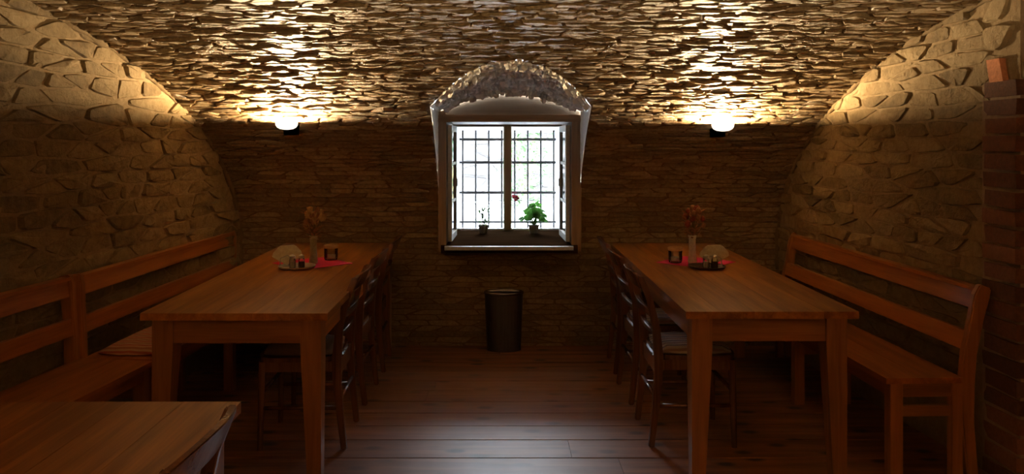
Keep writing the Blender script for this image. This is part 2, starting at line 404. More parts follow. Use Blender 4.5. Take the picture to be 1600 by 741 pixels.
def joinmesh(name, metas, mat, kind='structure'):
    vs, fs = [], []
    for me_v, me_f in metas:
        o = len(vs); vs += me_v; fs += [tuple(i+o for i in f) for f in me_f]
    me = bpy.data.meshes.new(name); me.from_pydata(vs, [], fs); me.shade_smooth()
    a = me.attributes.new('tint', 'FLOAT', 'FACE'); a.data.foreach_set('value', [.5]*len(fs))
    return tag(link(name, me, mat), kind=kind)
def gridgeo(F, xs, rows, amp=.006, freq=14):
    vs, fs = [], []
    for x in xs:
        r = rows(x); n = len(r)
        for s in r:
            p = F(x, s, 0); vs.append(tuple(F(x, s, amp*noise.noise(p*freq)+amp*.6*noise.noise(p*freq*2.7))))
    for i in range(len(xs)-1):
        for j in range(n-1): fs.append((i*n+j, (i+1)*n+j, (i+1)*n+j+1, i*n+j+1))
    return vs, fs
def lin(a, b, step):
    n = max(1, int(round(abs(b-a)/step))); return [a+(b-a)*i/n for i in range(n+1)]

# vault profile (Y, Z): back wall, elliptical haunch, crown, haunch behind the camera, front wall
YB, SPR, RISE, YC, AE = 5.65, .70, 1.50, 2.40, 3.25
prof = [(YB, -0.06), (YB, SPR)]
for k in range(1, 61):
    a = PI/2*k/60; prof.append((YC+AE*math.cos(a), SPR+RISE*math.sin(a)))
for k in range(0, 61):
    a = PI/2*k/60; prof.append((.6-2.6*math.sin(a), SPR+RISE*math.cos(a)))
prof.append((-2.0, 0))
PY = np.array([p[0] for p in prof]); PZ = np.array([p[1] for p in prof])
PS = np.concatenate([[0], np.cumsum(np.hypot(np.diff(PY), np.diff(PZ)))])
S_C = float(PS[61]); S_END = float(PS[-1])
def VF(x, s, d):
    y = float(np.interp(s, PS, PY)); z = float(np.interp(s, PS, PZ))
    y1, z1 = float(np.interp(s-.02, PS, PY)), float(np.interp(s-.02, PS, PZ)); y2, z2 = float(np.interp(s+.02, PS, PY)), float(np.interp(s+.02, PS, PZ))
    ty, tz = y2-y1, z2-z1; l = math.hypot(ty, tz) or 1
    return Vector((x, y-d*tz/l, z+d*ty/l))
def SZ(z): return float(np.interp(z, PZ[:62], PS[:62]))
def VY(z): return float(np.interp(SZ(z), PS, PY))
def XL(y): return -(1.87+.12*(5.6-y))
def XR(y): return 2.03+.07*(5.6-y)
NX0, NX1, NXC, NW = -.42, .58, .08, .50          # window niche
SILLZ = .72
def Zo(x):
    t = max(-1, min(1, (x-NXC)/NW)); return 1.69+.235*(1-t*t)
def Zi(x):
    t = max(-1, min(1, (x-NXC)/NW)); return 1.685+.125*(1-t*t)
FY = 5.50
S_SPLIT = SZ(1.58); S_SILL = SZ(SILLZ)
XMIN, XMAX = -2.85, 2.62

# floor ---------------------------------------------------------------
fl = tag(obj('floor', box(-3.0, 2.8, -2.1, 5.75, -.12, -.03), M['soil']), kind='structure')
R = random.Random(3); y = -2.05; row = 0
while y < 5.68:
    wd = R.choice((.19, .21, .22, .20)); x = -2.95+R.uniform(-1.5, 0)
    while x < 2.75:
        L = R.uniform(2.2, 4.2); x1 = min(x+L, 2.78); xa = max(x, -2.95)
        if x1-xa > .1:
            bm = box(-(x1-xa)/2+.001, (x1-xa)/2-.001, -wd/2+.0045, wd/2-.0045, -.03, 0)
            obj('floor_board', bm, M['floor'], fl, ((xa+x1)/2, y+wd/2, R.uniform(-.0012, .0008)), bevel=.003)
        x += L
    y += wd; row += 1

# back wall and vault ---------------------------------------------------
xsA = lin(XMIN, NX0, .05); xsB = lin(NX0, NX1, .04); xsC = lin(NX1, XMAX, .05)
rowW = lin(0, S_SPLIT, .04)
wall_back = joinmesh('wall_back', [
    gridgeo(VF, xsA, lambda x: rowW), gridgeo(VF, xsC, lambda x: rowW), gridgeo(VF, xsB, lambda x: lin(0, S_SILL, .05))], M['vault_mortar'])
def ceil_rows(x, n=130, opening=False):
    s0 = S_SPLIT
    if opening: s0 = SZ(Zo(x))
    return [s0+(S_END-1.0-s0)*i/n for i in range(n+1)]
def rowsB0(x): return [S_SPLIT, max(S_SPLIT+.001, SZ(Zo(x)))]
ceiling = joinmesh('ceiling', [gridgeo(VF, xsA, ceil_rows), gridgeo(VF, xsC, ceil_rows), gridgeo(VF, xsB, lambda x: ceil_rows(x, 130, True))], M['vault_mortar'])
obj('wall_front', box(-3.2, 3.0, -2.15, -1.98, -.05, 1.2), M['wall_mortar'])['kind'] = 'structure'
def niche_clip(poly):
    cx = sum(p[0] for p in poly)/len(poly); cs = sum(p[1] for p in poly)/len(poly)
    yy = float(np.interp(cs, PS, PY))
    if cx < XL(yy)-.08 or cx > XR(yy)+.08: return None
    s_spring = SZ(1.69)
    if NX0-.3 < cx < NX1+.3:
        if NX0 < cx < NX1:
            so = SZ(Zo(cx))
            if cs > so-.02:
                h = .02; x0 = min(max(cx, NX0+.03), NX1-.03); sl = (SZ(Zo(x0+h))-SZ(Zo(x0-h)))/(2*h)
                return clip(poly, sl, -1, sl*x0-SZ(Zo(x0)))
            if cs < S_SILL: return clip(poly, 0, 1, S_SILL)
            return None
        if cs < s_spring+.03 and cs > S_SILL-.03:
            return clip(poly, 1, 0, NX0) if cx < NX0 else clip(poly, -1, 0, -NX1)
    return poly
def vault_cells(s0, s1, w, h, seed, jy=.3):
    out = []
    for p in cells(-2.35, 2.35, s0, s1, w, h, jx=.55, jy=jy, seed=seed):
        q = niche_clip(p)
        if q and len(q) >= 3: out.append(q)
    return out
lay(vault_cells(0, S_SPLIT, .20, .040, 11, .14), VF, M['vault'], wall_back, 21, .004, .014, .0028, rough=.3, sharp=.92, tintf=lambda R, p: R.uniform(.3, .75))
lay(vault_cells(S_SPLIT, SZ(2.18), .125, .043, 12, .20), VF, M['vault'], ceiling, 22, .003, .016, .003, rough=.28, sharp=.86, tintf=lambda R, p: R.uniform(.3, .9))

# side walls --------------------------------------------------------------
def LF(y, z, d):
    return Vector((XL(y)+d, y, z))
def RF(y, z, d): return Vector((XR(y)-d, y, z))
wall_left = joinmesh('wall_left', [gridgeo(LF, lin(-2.1, 5.72, .05), lambda x: lin(-.05, 2.35, .05), .012, 9)], M['wall_mortar'])
YJ = 3.26
wall_right = joinmesh('wall_right', [gridgeo(RF, lin(YJ, 5.72, .05), lambda x: lin(-.05, 2.35, .05), .010, 9)], M['wall_mortar'])
def vault_z(y):
    return SPR+RISE*math.sqrt(max(0, 1-((y-YC)/AE)**2)) if y > YC else 2.2
def side_cells(y0, y1, w, h, seed, z0=.25):
    out = []
    for p in cells(y0, y1, z0, 2.25, w, h, jx=.5, jy=.17, seed=seed, big=.3):
        cy = sum(q[0] for q in p)/len(p); cz = sum(q[1] for q in p)/len(p)
        if cz > vault_z(cy)+.03 or cy > YB+.02: continue
        out.append(p)
    return out
lay(side_cells(1.6, 5.68, .21, .082, 31), LF, M['wall'], wall_left, 41, .003, .019, .003, rough=.55, sharp=.90, tintf=lambda R, p: R.uniform(.3, .85))
lay(side_cells(3.52, 5.68, .21, .078, 32), RF, M['wall'], wall_right, 42, .003, .019, .003, rough=.55, sharp=.90, tintf=lambda R, p: R.uniform(.3, .85))
# jamb stones above the bricks on the right
lay([p for p in cells(3.28, 3.52, 1.72, 2.2, .16, .13, seed=5)], RF, M['wall'], wall_right, 43, .006, .02, .006, tintf=lambda R, p: R.uniform(.6, 1))
# brick jamb
pier = joinmesh('wall_pier', [gridgeo(lambda a, z, d: Vector((XR(a)-.012-d, a, z)), lin(YJ-.0, 3.49, .05), lambda x: lin(0, 1.72, .06), .003, 20),
    gridgeo(lambda a, z, d: Vector((a, YJ-d, z)), lin(XR(YJ)-.012, 2.62, .06), lambda x: lin(0, 2.3, .06), .003, 20)], M['brick_mortar'])
R = random.Random(9); z = .01; k = 0
while z < 1.70:
    a0, a1 = YJ-.008, 3.485
    cuts = [a0, a1-.012*(k % 2)]
    for ya, yb in zip(cuts, cuts[1:]):
        if yb-ya < .03: continue
        x = XR((ya+yb)/2); pr = R.uniform(.008, .018); lo = (x, (ya+yb)/2, z+.034)
        hw = (yb-ya)/2-.005; bm = box(-.012-pr, .03, -hw, hw, -.032, .032)
        for v in bm.verts: v.co += Vector((R.uniform(-.003, .003), R.uniform(-.003, .003), R.uniform(-.003, .003)))
        o = obj('brick', bm, M['brick'], pier, lo, bevel=.004)
        a = o.data.attributes.new('tint', 'FLOAT', 'FACE'); a.data.foreach_set('value', [R.random()]*len(o.data.polygons))
    # return face of the jamb
    xa = XR(YJ)+.03 + (.06 if k % 2 else 0)
    while xa < 2.6:
        bm = box(-.058, .058, -.012, .02, -.032, .032); o = obj('brick', bm, M['brick'], pier, (xa+.06, YJ-.006, z+.034), bevel=.004)
        a = o.data.attributes.new('tint', 'FLOAT', 'FACE'); a.data.foreach_set('value', [R.random()]*len(o.data.polygons)); xa += .125
    z += .079; k += 1
joinmesh('wall_right_recess', [gridgeo(lambda y, z, d: Vector((2.58-d, y, z)), lin(-2.1, YJ+.05, .1), lambda x: lin(-.05, 2.35, .1), .01, 9)], M['wall_mortar'])

# window niche: limewashed arch soffit and jambs ------------------------------
def SF(x, r, d):                     # r: 0 at the frame, 1 at the vault edge
    t = max(-.9999, min(.9999, (x-NXC)/NW))
    def pt(x, r):
        zi, zo = Zi(x), Zo(x); return Vector((x, FY+(VY(zo)-FY)*r, zi+(zo-zi)*r))
    p = pt(x, r); e = .01
    a = pt(min(x+e, NX1), r)-pt(max(x-e, NX0), r); b = pt(x, min(r+.02, 1))-pt(x, max(r-.02, 0)); n = a.cross(b).normalized()
    if n.z > 0: n = -n
    return p+n*d
def JL(z, r, d): return Vector((NX0+d, FY+(VY(z)-FY)*r, z))
def JR(z, r, d): return Vector((NX1-d, FY+(VY(z)-FY)*r, z))
trim = joinmesh('trim_1', [gridgeo(SF, lin(NX0, NX1, .03), lambda x: lin(0, 1, .06), .008, 25),
    gridgeo(JL, lin(SILLZ, 1.71, .04), lambda x: lin(0, 1, .1), .005, 25), gridgeo(JR, lin(SILLZ, 1.71, .04), lambda x: lin(0, 1, .1), .005, 25)], M['pale'])
SFm = lambda a, b, d: SF(a, b/1.1, d)
lay([p for p in cells(NX0+.04, NX1-.04, .02, 1.06, .036, .07, jx=.3, jy=.3, seed=51)], SFm, M['pale'], trim, 52, .006, .030, .004, name='arch_stone', stuffname='arch_rubble', rough=.6, minpx=5)
# rough nosing of the arch edge standing on the vault
def EF(a, b, d):   # a = x, b = outwards along the vault
    s = SZ(Zo(a))+b; return VF(a, s, d)
lay([[(x-.02, -.01), (x+.018, -.012), (x+.016+.004*math.sin(90*x), .016+.012*math.sin(37*x)**2), (x-.018, .014+.01*math.sin(53*x)**2)] for x in lin(NX0+.10, NX1-.10, .04)], EF, M['pale'], trim, 53, .006, .02, .003, name='arch_stone', minpx=4, rough=.9)

# orange brick in the jamb stones, and mortar coves where the side walls meet the vault
bm = box(-.03, .03, -.045, .045, -.05, .05)
for v in bm.verts: v.co.y += v.co.z*.25
o = obj('brick', bm, plain('orange_brick', (.55, .22, .10), .85, bump=.4), wall_right, (XR(3.39)-.0, 3.39, 1.785), bevel=.008)
for side, X in (('left', XL), ('right', XR)):
    g = 1 if side == 'left' else -1; pts = []
    for k in range(60):
        sarc = SZ(.55)+(SZ(2.17)-SZ(.55))*k/59; p = VF(0, sarc, 0); x = X(p.y); pts.append(VF(x+g*(.004+.006*noise.noise(p*6)), sarc, .004))
    tag(obj('trim_'+('2' if side == 'left' else '3'), tube(pts, lambda i: .018+.007*math.sin(i*1.7)+.004*math.sin(i*.63), n=7, up=Vector((1, 0, 0))), M['wall_mortar'], smooth=True), kind='structure')

# ---------------------------------------------------------------- window
win = tag(obj('window_1', box(NX0-.03, NX1+.03, 6.42, 6.46, 0.60, .70), M['winwoodx']), kind='structure')
# outer masonry reveal, whitewashed, with thickness
bm = box(NX0-.25, -.365, 6.40, 7.1, .55, 1.9); obj('outer_reveal', bm, M['plaster'], win)
for v in []: pass
def reveal(pts): 
    bm = bmesh.new(); v = [bm.verts.new(p) for p in pts]
    for f in ((0, 3, 2, 1), (4, 5, 6, 7), (0, 1, 5, 4), (1, 2, 6, 5), (2, 3, 7, 6), (3, 0, 4, 7)): bm.faces.new([v[i] for i in f])
    return bm
ya, yb = 6.47, 6.85
obj('outer_reveal', reveal([(-.9, ya, .3), (-.362, ya, .3), (-.314, yb, .3), (-.9, yb, .3), (-.9, ya, 2.3), (-.362, ya, 2.3), (-.314, yb, 2.3), (-.9, yb, 2.3)]), M['plaster'], win)
obj('outer_reveal', reveal([(.517, ya, .3), (1.1, ya, .3), (1.1, yb, .3), (.488, yb, .3), (.517, ya, 2.3), (1.1, ya, 2.3), (1.1, yb, 2.3), (.488, yb, 2.3)]), M['plaster'], win)
obj('outer_head', reveal([(-.4, ya, 1.60), (.56, ya, 1.60), (.56, yb, 1.553), (-.4, yb, 1.553), (-.4, ya, 2.3), (.56, ya, 2.3), (.56, yb, 2.3), (-.4, yb, 2.3)]), M['plaster'], win)
obj('outer_sill', reveal([(-.4, ya, .3), (.56, ya, .3), (.56, yb+.06, .3), (-.4, yb+.06, .3), (-.4, ya, .735), (.56, ya, .735), (.56, yb+.06, .70), (-.4, yb+.06, .70)]), M['plaster'], win)
# box lining of the opening
obj('jamb_board', box(NX0, -.365, FY, 6.46, SILLZ-.02, 1.69), M['winwood'], win, bevel=.004)
obj('jamb_board', box(.52, NX1+.008, FY, 6.46, SILLZ-.02, 1.66), M['winwood'], win, bevel=.004)
obj('head_board', box(-.43, .59, FY-.012, 6.46, 1.612, 1.662), M['winwoodx'], win, bevel=.004)
obj('sill_board', box(-.40, .56, FY-.03, 6.46, .69, .745), M['sillwood'], win, bevel=.004)
tag(obj('sill_lip', box(-.372, .527, FY-.062, FY-.028, .716, .742), M['lip'], win, bevel=.006), 'pale painted nosing')
# arched panel over the head
bm = bmesh.new(); xs = lin(NX0-.01, NX1+.01, .05)
fr = [(x, Zi(x)+.02) for x in xs]
top = [bm.verts.new((x, FY+.01, z)) for x, z in fr]; bot = [bm.verts.new((x, FY+.01, 1.65)) for x, z in fr]
top2 = [bm.verts.new((x, FY+.05, z)) for x, z in fr]; bot2 = [bm.verts.new((x, FY+.05, 1.65)) for x, z in fr]
for i in range(len(xs)-1):
    bm.faces.new((bot[i], bot[i+1], top[i+1], top[i])); bm.faces.new((bot2[i+1], bot2[i], top2[i], top2[i+1])); bm.faces.new((top[i], top[i+1], top2[i+1], top2[i]))
obj('arched_panel', bm, M['panelwood'], win)
# masonry behind the lining, closes the niche light-tight
obj('masonry_core', box(-1.2, -.40, 5.72, 6.5, 0, 2.3), M['wall_mortar'], win)
obj('masonry_core', box(.57, 1.4, 5.72, 6.5, 0, 2.3), M['wall_mortar'], win)
obj('masonry_core', box(-.43, .59, 5.56, 6.5, 1.66, 2.3), M['wall_mortar'], win)
obj('masonry_core', box(-.43, .59, 5.72, 6.5, 0, .69), M['wall_mortar'], win)
# fixed frame, mullion and two closed sashes
for a in ((-.365, -.357, .745, 1.612), (.512, .52, .745, 1.612), (.056, .102, .745, 1.612)):
    obj('frame_post' if a[0] != .056 else 'mullion', box(a[0], a[1], 6.36, 6.44, a[2], a[3]), M['winwood'], win, bevel=.003)
obj('frame_rail', box(-.357, .512, 6.36, 6.44, 1.603, 1.612), M['winwoodx'], win); obj('frame_rail', box(-.357, .512, 6.36, 6.44, .745, .752), M['winwoodx'], win)
for x0, x1 in ((-.357, .056), (.102, .512)):
    s = box(x0, x0+.010, 6.38, 6.42, .752, 1.603); box(x1-.010, x1, 6.38, 6.42, .752, 1.603, s); box(x0+.010, x1-.010, 6.38, 6.42, .752, .762, s); box(x0+.010, x1-.010, 6.38, 6.42, 1.593, 1.603, s)
    so = obj('sash', s, M['cream'], win); obj('pane', box(x0+.008, x1-.008, 6.398, 6.402, .760, 1.595), M['glass'], so)
# inner casements folded back against the lining
def casement(x, y, ang, sgn):
    W, H, z0 = .42, .83, .76
    bm = box(-.014, .014, 0, .04, 0, H); box(-.014, .014, W-.04, W, 0, H, bm); box(-.014, .014, .04, W-.04, 0, .045, bm); box(-.014, .014, .04, W-.04, H-.045, H, bm)
    o = obj('inner_casement', bm, M['cream'], win, (x, y, z0)); o.rotation_euler = (0, 0, ang)
    for k in (1, 2): obj('muntin', box(-.010, .010, .04, W-.04, H*k/3-.010, H*k/3+.010), M['cream'], o)
    for k in range(3): obj('pane', box(-.002, .002, .038, W-.038, H*k/3+(.045 if k == 0 else .01), H*(k+1)/3-(.045 if k == 2 else .01)), M['glass'], o)
    obj('latch', box(-.02 if sgn < 0 else .014, -.014 if sgn < 0 else .02, W-.03, W-.012, H*.45, H*.52), M['iron'], o)
casement(-.342, 5.56, R_ := math.radians(-2.0), 1); casement(.497, 5.56, math.radians(2.0), -1)
# iron grille in the outer reveal
gr = obj('grille', box(-.36, .52, 6.715, 6.725, .770, .790), M['iron'], win)
for z in (1.491, 1.293, 1.034): obj('bar', box(-.355, .515, 6.71, 6.72, z-.011, z+.011), M['iron'], gr)
for k in range(8): obj('bar', tube([(-.303+.112*k, 6.73, .70), (-.303+.112*k, 6.73, 1.60)], .009, n=8), M['iron'], gr, smooth=True)

# ---------------------------------------------------------------- outdoors
tag(obj('ground', box(-30, 30, 6.85, 60, .30, .55), M['ground']), kind='structure')
def GF(x, z, d): return Vector((x, 12.0-d, z))
gw = joinmesh('wall_garden', [gridgeo(GF, lin(-8, 10, .25), lambda x: lin(.5, 2.9, .2), .05, 2)], M['gwall'])
lay(cells(-2, 3.5, .52, 2.0, .42, .22, seed=61), GF, M['gwall'], gw, 62, .02, .07, .014, name='stone')
R = random.Random(14)
def bush(cx, cy, r, h, n, label, size=.10, cz=.55):
    t = thing('garden_bush', label, 'bush', (cx, cy, cz)); f = bmesh.new()
    for i in range(n):
        a = R.uniform(0, 2*PI); q = math.sqrt(R.random()); z = R.random(); rr = r*q*math.sin(PI*(.25+.7*z))
        d = Vector((math.cos(a), math.sin(a), R.uniform(-.4, .8)))
        leaf(f, (rr*math.cos(a), rr*math.sin(a), h*z), d, size*R.uniform(.7, 1.3), size*.55, .3)
    tag(obj('foliage', f, M['leafd'], t), kind='stuff'); s = bmesh.new()
    for i in range(6):
        a = i*PI/3; tube([(0, 0, 0), (.2*r*math.cos(a), .2*r*math.sin(a), h*.4), (.6*r*math.cos(a), .6*r*math.sin(a), h*.85)], lambda i: .022-.007*i, s)
    obj('branches', s, M['stem'], t)
bush(1.25, 9.6, .60, 2.0, 1400, 'tall green bush outside behind the right half of the window', .10)
bush(.38, 11.1, .42, 1.15, 500, 'low green bush outside just right of the window mullion', .09)
bush(-.9, 10.9, .22, .6, 70, 'small sparse bush outside behind the left half of the window', .08)

# ---------------------------------------------------------------- lamps
def wall_lamp(x, z, label, watts, back=True):
    if back: y = VY(z); sg = -1
    else: y = -2.0+ (3.0-5.65) *0; sg = 1
    if not back:
        i = np.argmin(np.abs(PZ[62:]-z)); y = float(PY[62:][i])
    y += sg*.040
    t = thing('wall_lamp', label, 'wall lamp', (x, y, z))
    obj('backplate', box(-.05, .05, -sg*.03 if sg < 0 else -.03, .03 if sg < 0 else .012, -.06, .01), M['steel'], t, bevel=.004)
    # bowl, open at the top
    bm = bmesh.new(); rings = []; pr = [(1.0, .022), (.96, .002), (.82, -.012), (.55, -.022), (.14, -.026), (.14, -.021), (.5, -.017), (.76, -.008), (.93, .004), (.96, .022)]
    n = 24
    for r, zz in pr: rings.append([bm.verts.new((.070*r*math.cos(2*PI*k/n), sg*(.085+.068*r*math.sin(2*PI*k/n)), zz)) for k in range(n)])
    for a, b in zip(rings, rings[1:]+rings[:1]):
        for k in range(n): bm.faces.new((a[k], a[(k+1) % n], b[(k+1) % n], b[k]))
    bm.faces.new(rings[4]); bm.faces.new(rings[5])
    tag(obj('lamp_shade', bm, M['shade'], t, smooth=True), 'glowing frosted bowl open at the top')
    obj('bulb', blob(.008, (0, sg*.085, -.004), sub=2, jit=0), M['bulb'], t, smooth=True)
    obj('socket', lathe([(.011, -.020), (.011, -.012)], c=(0, sg*.085), n=10), M['steel'], t)
    li = bpy.data.lights.new('lamp_light', 'POINT'); li.energy = watts; li.color = LAMP_COL; li.shadow_soft_size = .010
    lo = bpy.data.objects.new('lamp_light', li); COL.objects.link(lo); lo.parent = t; lo.location = (0, sg*.085, .014)
wall_lamp(-1.33, 1.575, 'glowing bowl uplighter on the vault left of the window', LAMP_W)
wall_lamp(1.42, 1.565, 'glowing bowl uplighter on the vault right of the window', LAMP_W)
wall_lamp(-1.3, 1.6, 'added unseen left fill uplighter on the vault behind the viewer', FILL_LAMP_W, False)  # added out-of-view pair, brightens tabletops and bench fronts
wall_lamp(1.4, 1.6, 'added unseen right fill uplighter on the vault behind the viewer', FILL_LAMP_W, False)

# ---------------------------------------------------------------- tables
def table(x0, x1, y0, y1, label, nb=5, H=.76):
    t = thing('dining_table', label, 'table', ((x0+x1)/2, (y0+y1)/2, 0)); W, L = x1-x0, y1-y0; e = W/nb
    for k in range(nb):
        obj('plank', box(-e/2+.0006, e/2-.0006, -L/2, L/2, -.030, 0), M['table'], t, (-W/2+e*(k+.5), 0, H), bevel=.0015)
    i = .035
    obj('apron', box(-W/2+.10, W/2-.10, -L/2+i+.008, -L/2+i+.03, H-.135, H-.03), M['tablex'], t)
    obj('apron', box(-W/2+.10, W/2-.10, L/2-i-.03, L/2-i-.008, H-.135, H-.03), M['tablex'], t)
    obj('apron', box(-W/2+i+.008, -W/2+i+.03, -L/2+.10, L/2-.10, H-.135, H-.03), M['table'], t)
    obj('apron', box(W/2-i-.03, W/2-i-.008, -L/2+.10, L/2-.10, H-.135, H-.03), M['table'], t)
    for sx in (-1, 1):
        for sy in (-1, 1):
            bm = bmesh.new(); rings = []
            for z, wd in ((0, .056), (H-.15, .088), (H-.03, .088)):
                xo, yo = sx*(W/2-i), sy*(L/2-i)
                xs_ = sorted((xo, xo-sx*wd)); ys_ = sorted((yo, yo-sy*wd))
                rings.append([bm.verts.new(p) for p in ((xs_[0], ys_[0], z), (xs_[1], ys_[0], z), (xs_[1], ys_[1], z), (xs_[0], ys_[1], z))])
            for a, b in zip(rings, rings[1:]):
                for q in range(4): bm.faces.new((a[q], a[(q+1) % 4], b[(q+1) % 4], b[q]))
            bm.faces.new(rings[0][::-1]); bm.faces.new(rings[-1])
            obj('leg', bm, M['tablez'], t, bevel=.003)
    return t
table(-1.492, -.710, 3.253, 5.50, 'long oiled wooden table left of the aisle set with napkins and a bouquet')
table(.790, 1.520, 3.285, 5.48, 'long oiled wooden table right of the aisle beside the single bench')
table(-1.500, -.708, .45, 2.153, 'bare wooden table in the near left corner with a chair tucked in')

# ---------------------------------------------------------------- benches
def bench(loc, rz, L, depth, lean, label, mirror=False, mids=1):
    """local: x = towards the back (mirror: -x), y along the length"""
    t = thing('wall_bench', label, 'bench', loc, rz); g = -1 if mirror else 1
    def bx(a, b, *r):
        a, b = sorted((g*a, g*b)); return box(a, b, *r)
    for k in range(2):
        obj('seat_board', bx(depth*k/2+.001, depth*(k+1)/2-.001, 0, L, .425, .45), M['bench'], t, bevel=.003)
    obj('seat_rail', bx(.025, .045, .04, L-.04, .365, .425), M['bench'], t)
    def prof_x(z):  # front face of the back at height z
        u = max(0, (z-.45)/.38); return depth-.005+lean*u**1.3
    def rail(z0, z1, name, th=.024):
        bm = bmesh.new(); rings = []
        for y in (.034, L-.034):
            rings.append([bm.verts.new((g*a, y, z)) for a, z in ((prof_x(z0), z0), (prof_x(z1), z1), (prof_x(z1)+th, z1), (prof_x(z0)+th, z0))])
        for q in range(4): bm.faces.new((rings[0][q], rings[0][(q+1) % 4], rings[1][(q+1) % 4], rings[1][q]))
        bm.faces.new(rings[0][::-1]); bm.faces.new(rings[1]); bmesh.ops.recalc_face_normals(bm, faces=bm.faces)
        obj(name, bm, M['bench'], t, bevel=.003)
    rail(.745, .822, 'top_rail'); rail(.565, .645, 'lower_rail')
    obj('rail_cap', bx(prof_x(.83)-.012, prof_x(.83)+.036, .03, L-.03, .822, .838), M['bench'], t, bevel=.005)
    for y0 in (0, L-.036):
        pts = [(prof_x(.45)+.035+.02, 0), (prof_x(.45)+.032, .25), (prof_x(.45)+.03, .42), (prof_x(.55)+.026, .55), (prof_x(.70)+.022, .70), (prof_x(.80)+.018, .80), (prof_x(.85)+.02, .845)]
        bm = sweep([(g*a, y0+.018, z) for a, z in pts], lambda i: rect(.036, [.05, .055, .065, .062, .06, .07, .055][i]))
        bmesh.ops.recalc_face_normals(bm, faces=bm.faces)
        obj('back_post', bm, M['benchz'], t, bevel=.006)
    for y0 in [0.0, L-.05]+[L*(k+1)/(mids+1) for k in range(mids)]:
        obj('leg', bx(.02, .075, y0, y0+.05, 0, .425), M['benchz'], t, bevel=.003)
        obj('stretcher', bx(.075, depth, y0+.012, y0+.036, .28, .325), M['tablex'], t)
        obj('seat_bearer', bx(.075, depth, y0+.012, y0+.036, .365, .425), M['tablex'], t)
        obj('rear_leg', bx(depth-.045, depth, y0, y0+.04, 0, .425), M['benchz'], t)
    return t
bench((1.680, 3.38, 0), math.radians(2.2), 1.98, .34, .085, 'wooden bench with open railed back along the right stone wall')
bench((-1.600, 3.672, 0), math.radians(-3.5), 1.86, .365, .03, 'far wooden bench along the left wall holding the striped seat pad', True)
bench((-1.60+.09-.02, 3.66, 0), math.radians(-6.5), 2.1, .375, .04, 'near wooden bench along the left wall behind the bare table', True)
nb = [o for o in bpy.data.objects if o.get('label', '').startswith('near wooden bench')][0]
a = math.radians(-6.5); nb.location = (-1.61-math.sin(-a)*2.1, 3.655-math.cos(a)*2.1, 0)

# ---------------------------------------------------------------- cushions
def cushion_bm(hx, hy, th, rnd_=.35, n=8):
    bm = bmesh.new(); g = {}
    for i in range(n+1):
        for j in range(n+1):
            u, v = -1+2*i/n, -1+2*j/n
            x = hx*u*math.sqrt(1-rnd_*v*v/2); y = hy*v*math.sqrt(1-rnd_*u*u/2)
            e = (1-u**6)*(1-v**6); z = th*(.3+.7*e**.5)
            g[i, j, 1] = bm.verts.new((x, y, z+.002*math.sin(9*u+5*v))); g[i, j, 0] = bm.verts.new((x*.96, y*.96, 0.001))
    for i in range(n):
        for j in range(n):
            bm.faces.new((g[i, j, 1], g[i+1, j, 1], g[i+1, j+1, 1], g[i, j+1, 1])); bm.faces.new((g[i, j, 0], g[i, j+1, 0], g[i+1, j+1, 0], g[i+1, j, 0]))
    for i in range(n):
        for a, b in (((i, 0), (i+1, 0)), ((i+1, n), (i, n)), ((n, i), (n, i+1)), ((0, i+1), (0, i))):
            bm.faces.new((g[(*a, 0)], g[(*b, 0)], g[(*b, 1)], g[(*a, 1)]))
    return bm
def cushion(name, loc, rz, hx, hy, th, mat, label, cat='cushion', group=None):
    o = obj(name, cushion_bm(hx, hy, th), mat, None, loc, smooth=True); o.rotation_euler = (0, 0, rz)
    return tag(o, label, cat, group)
cushion('bench_cushion', (-1.752, 4.00, .451), math.radians(-3.5), .175, .28, .032, M['pink'], 'pink and beige striped seat pad on the left wall bench')

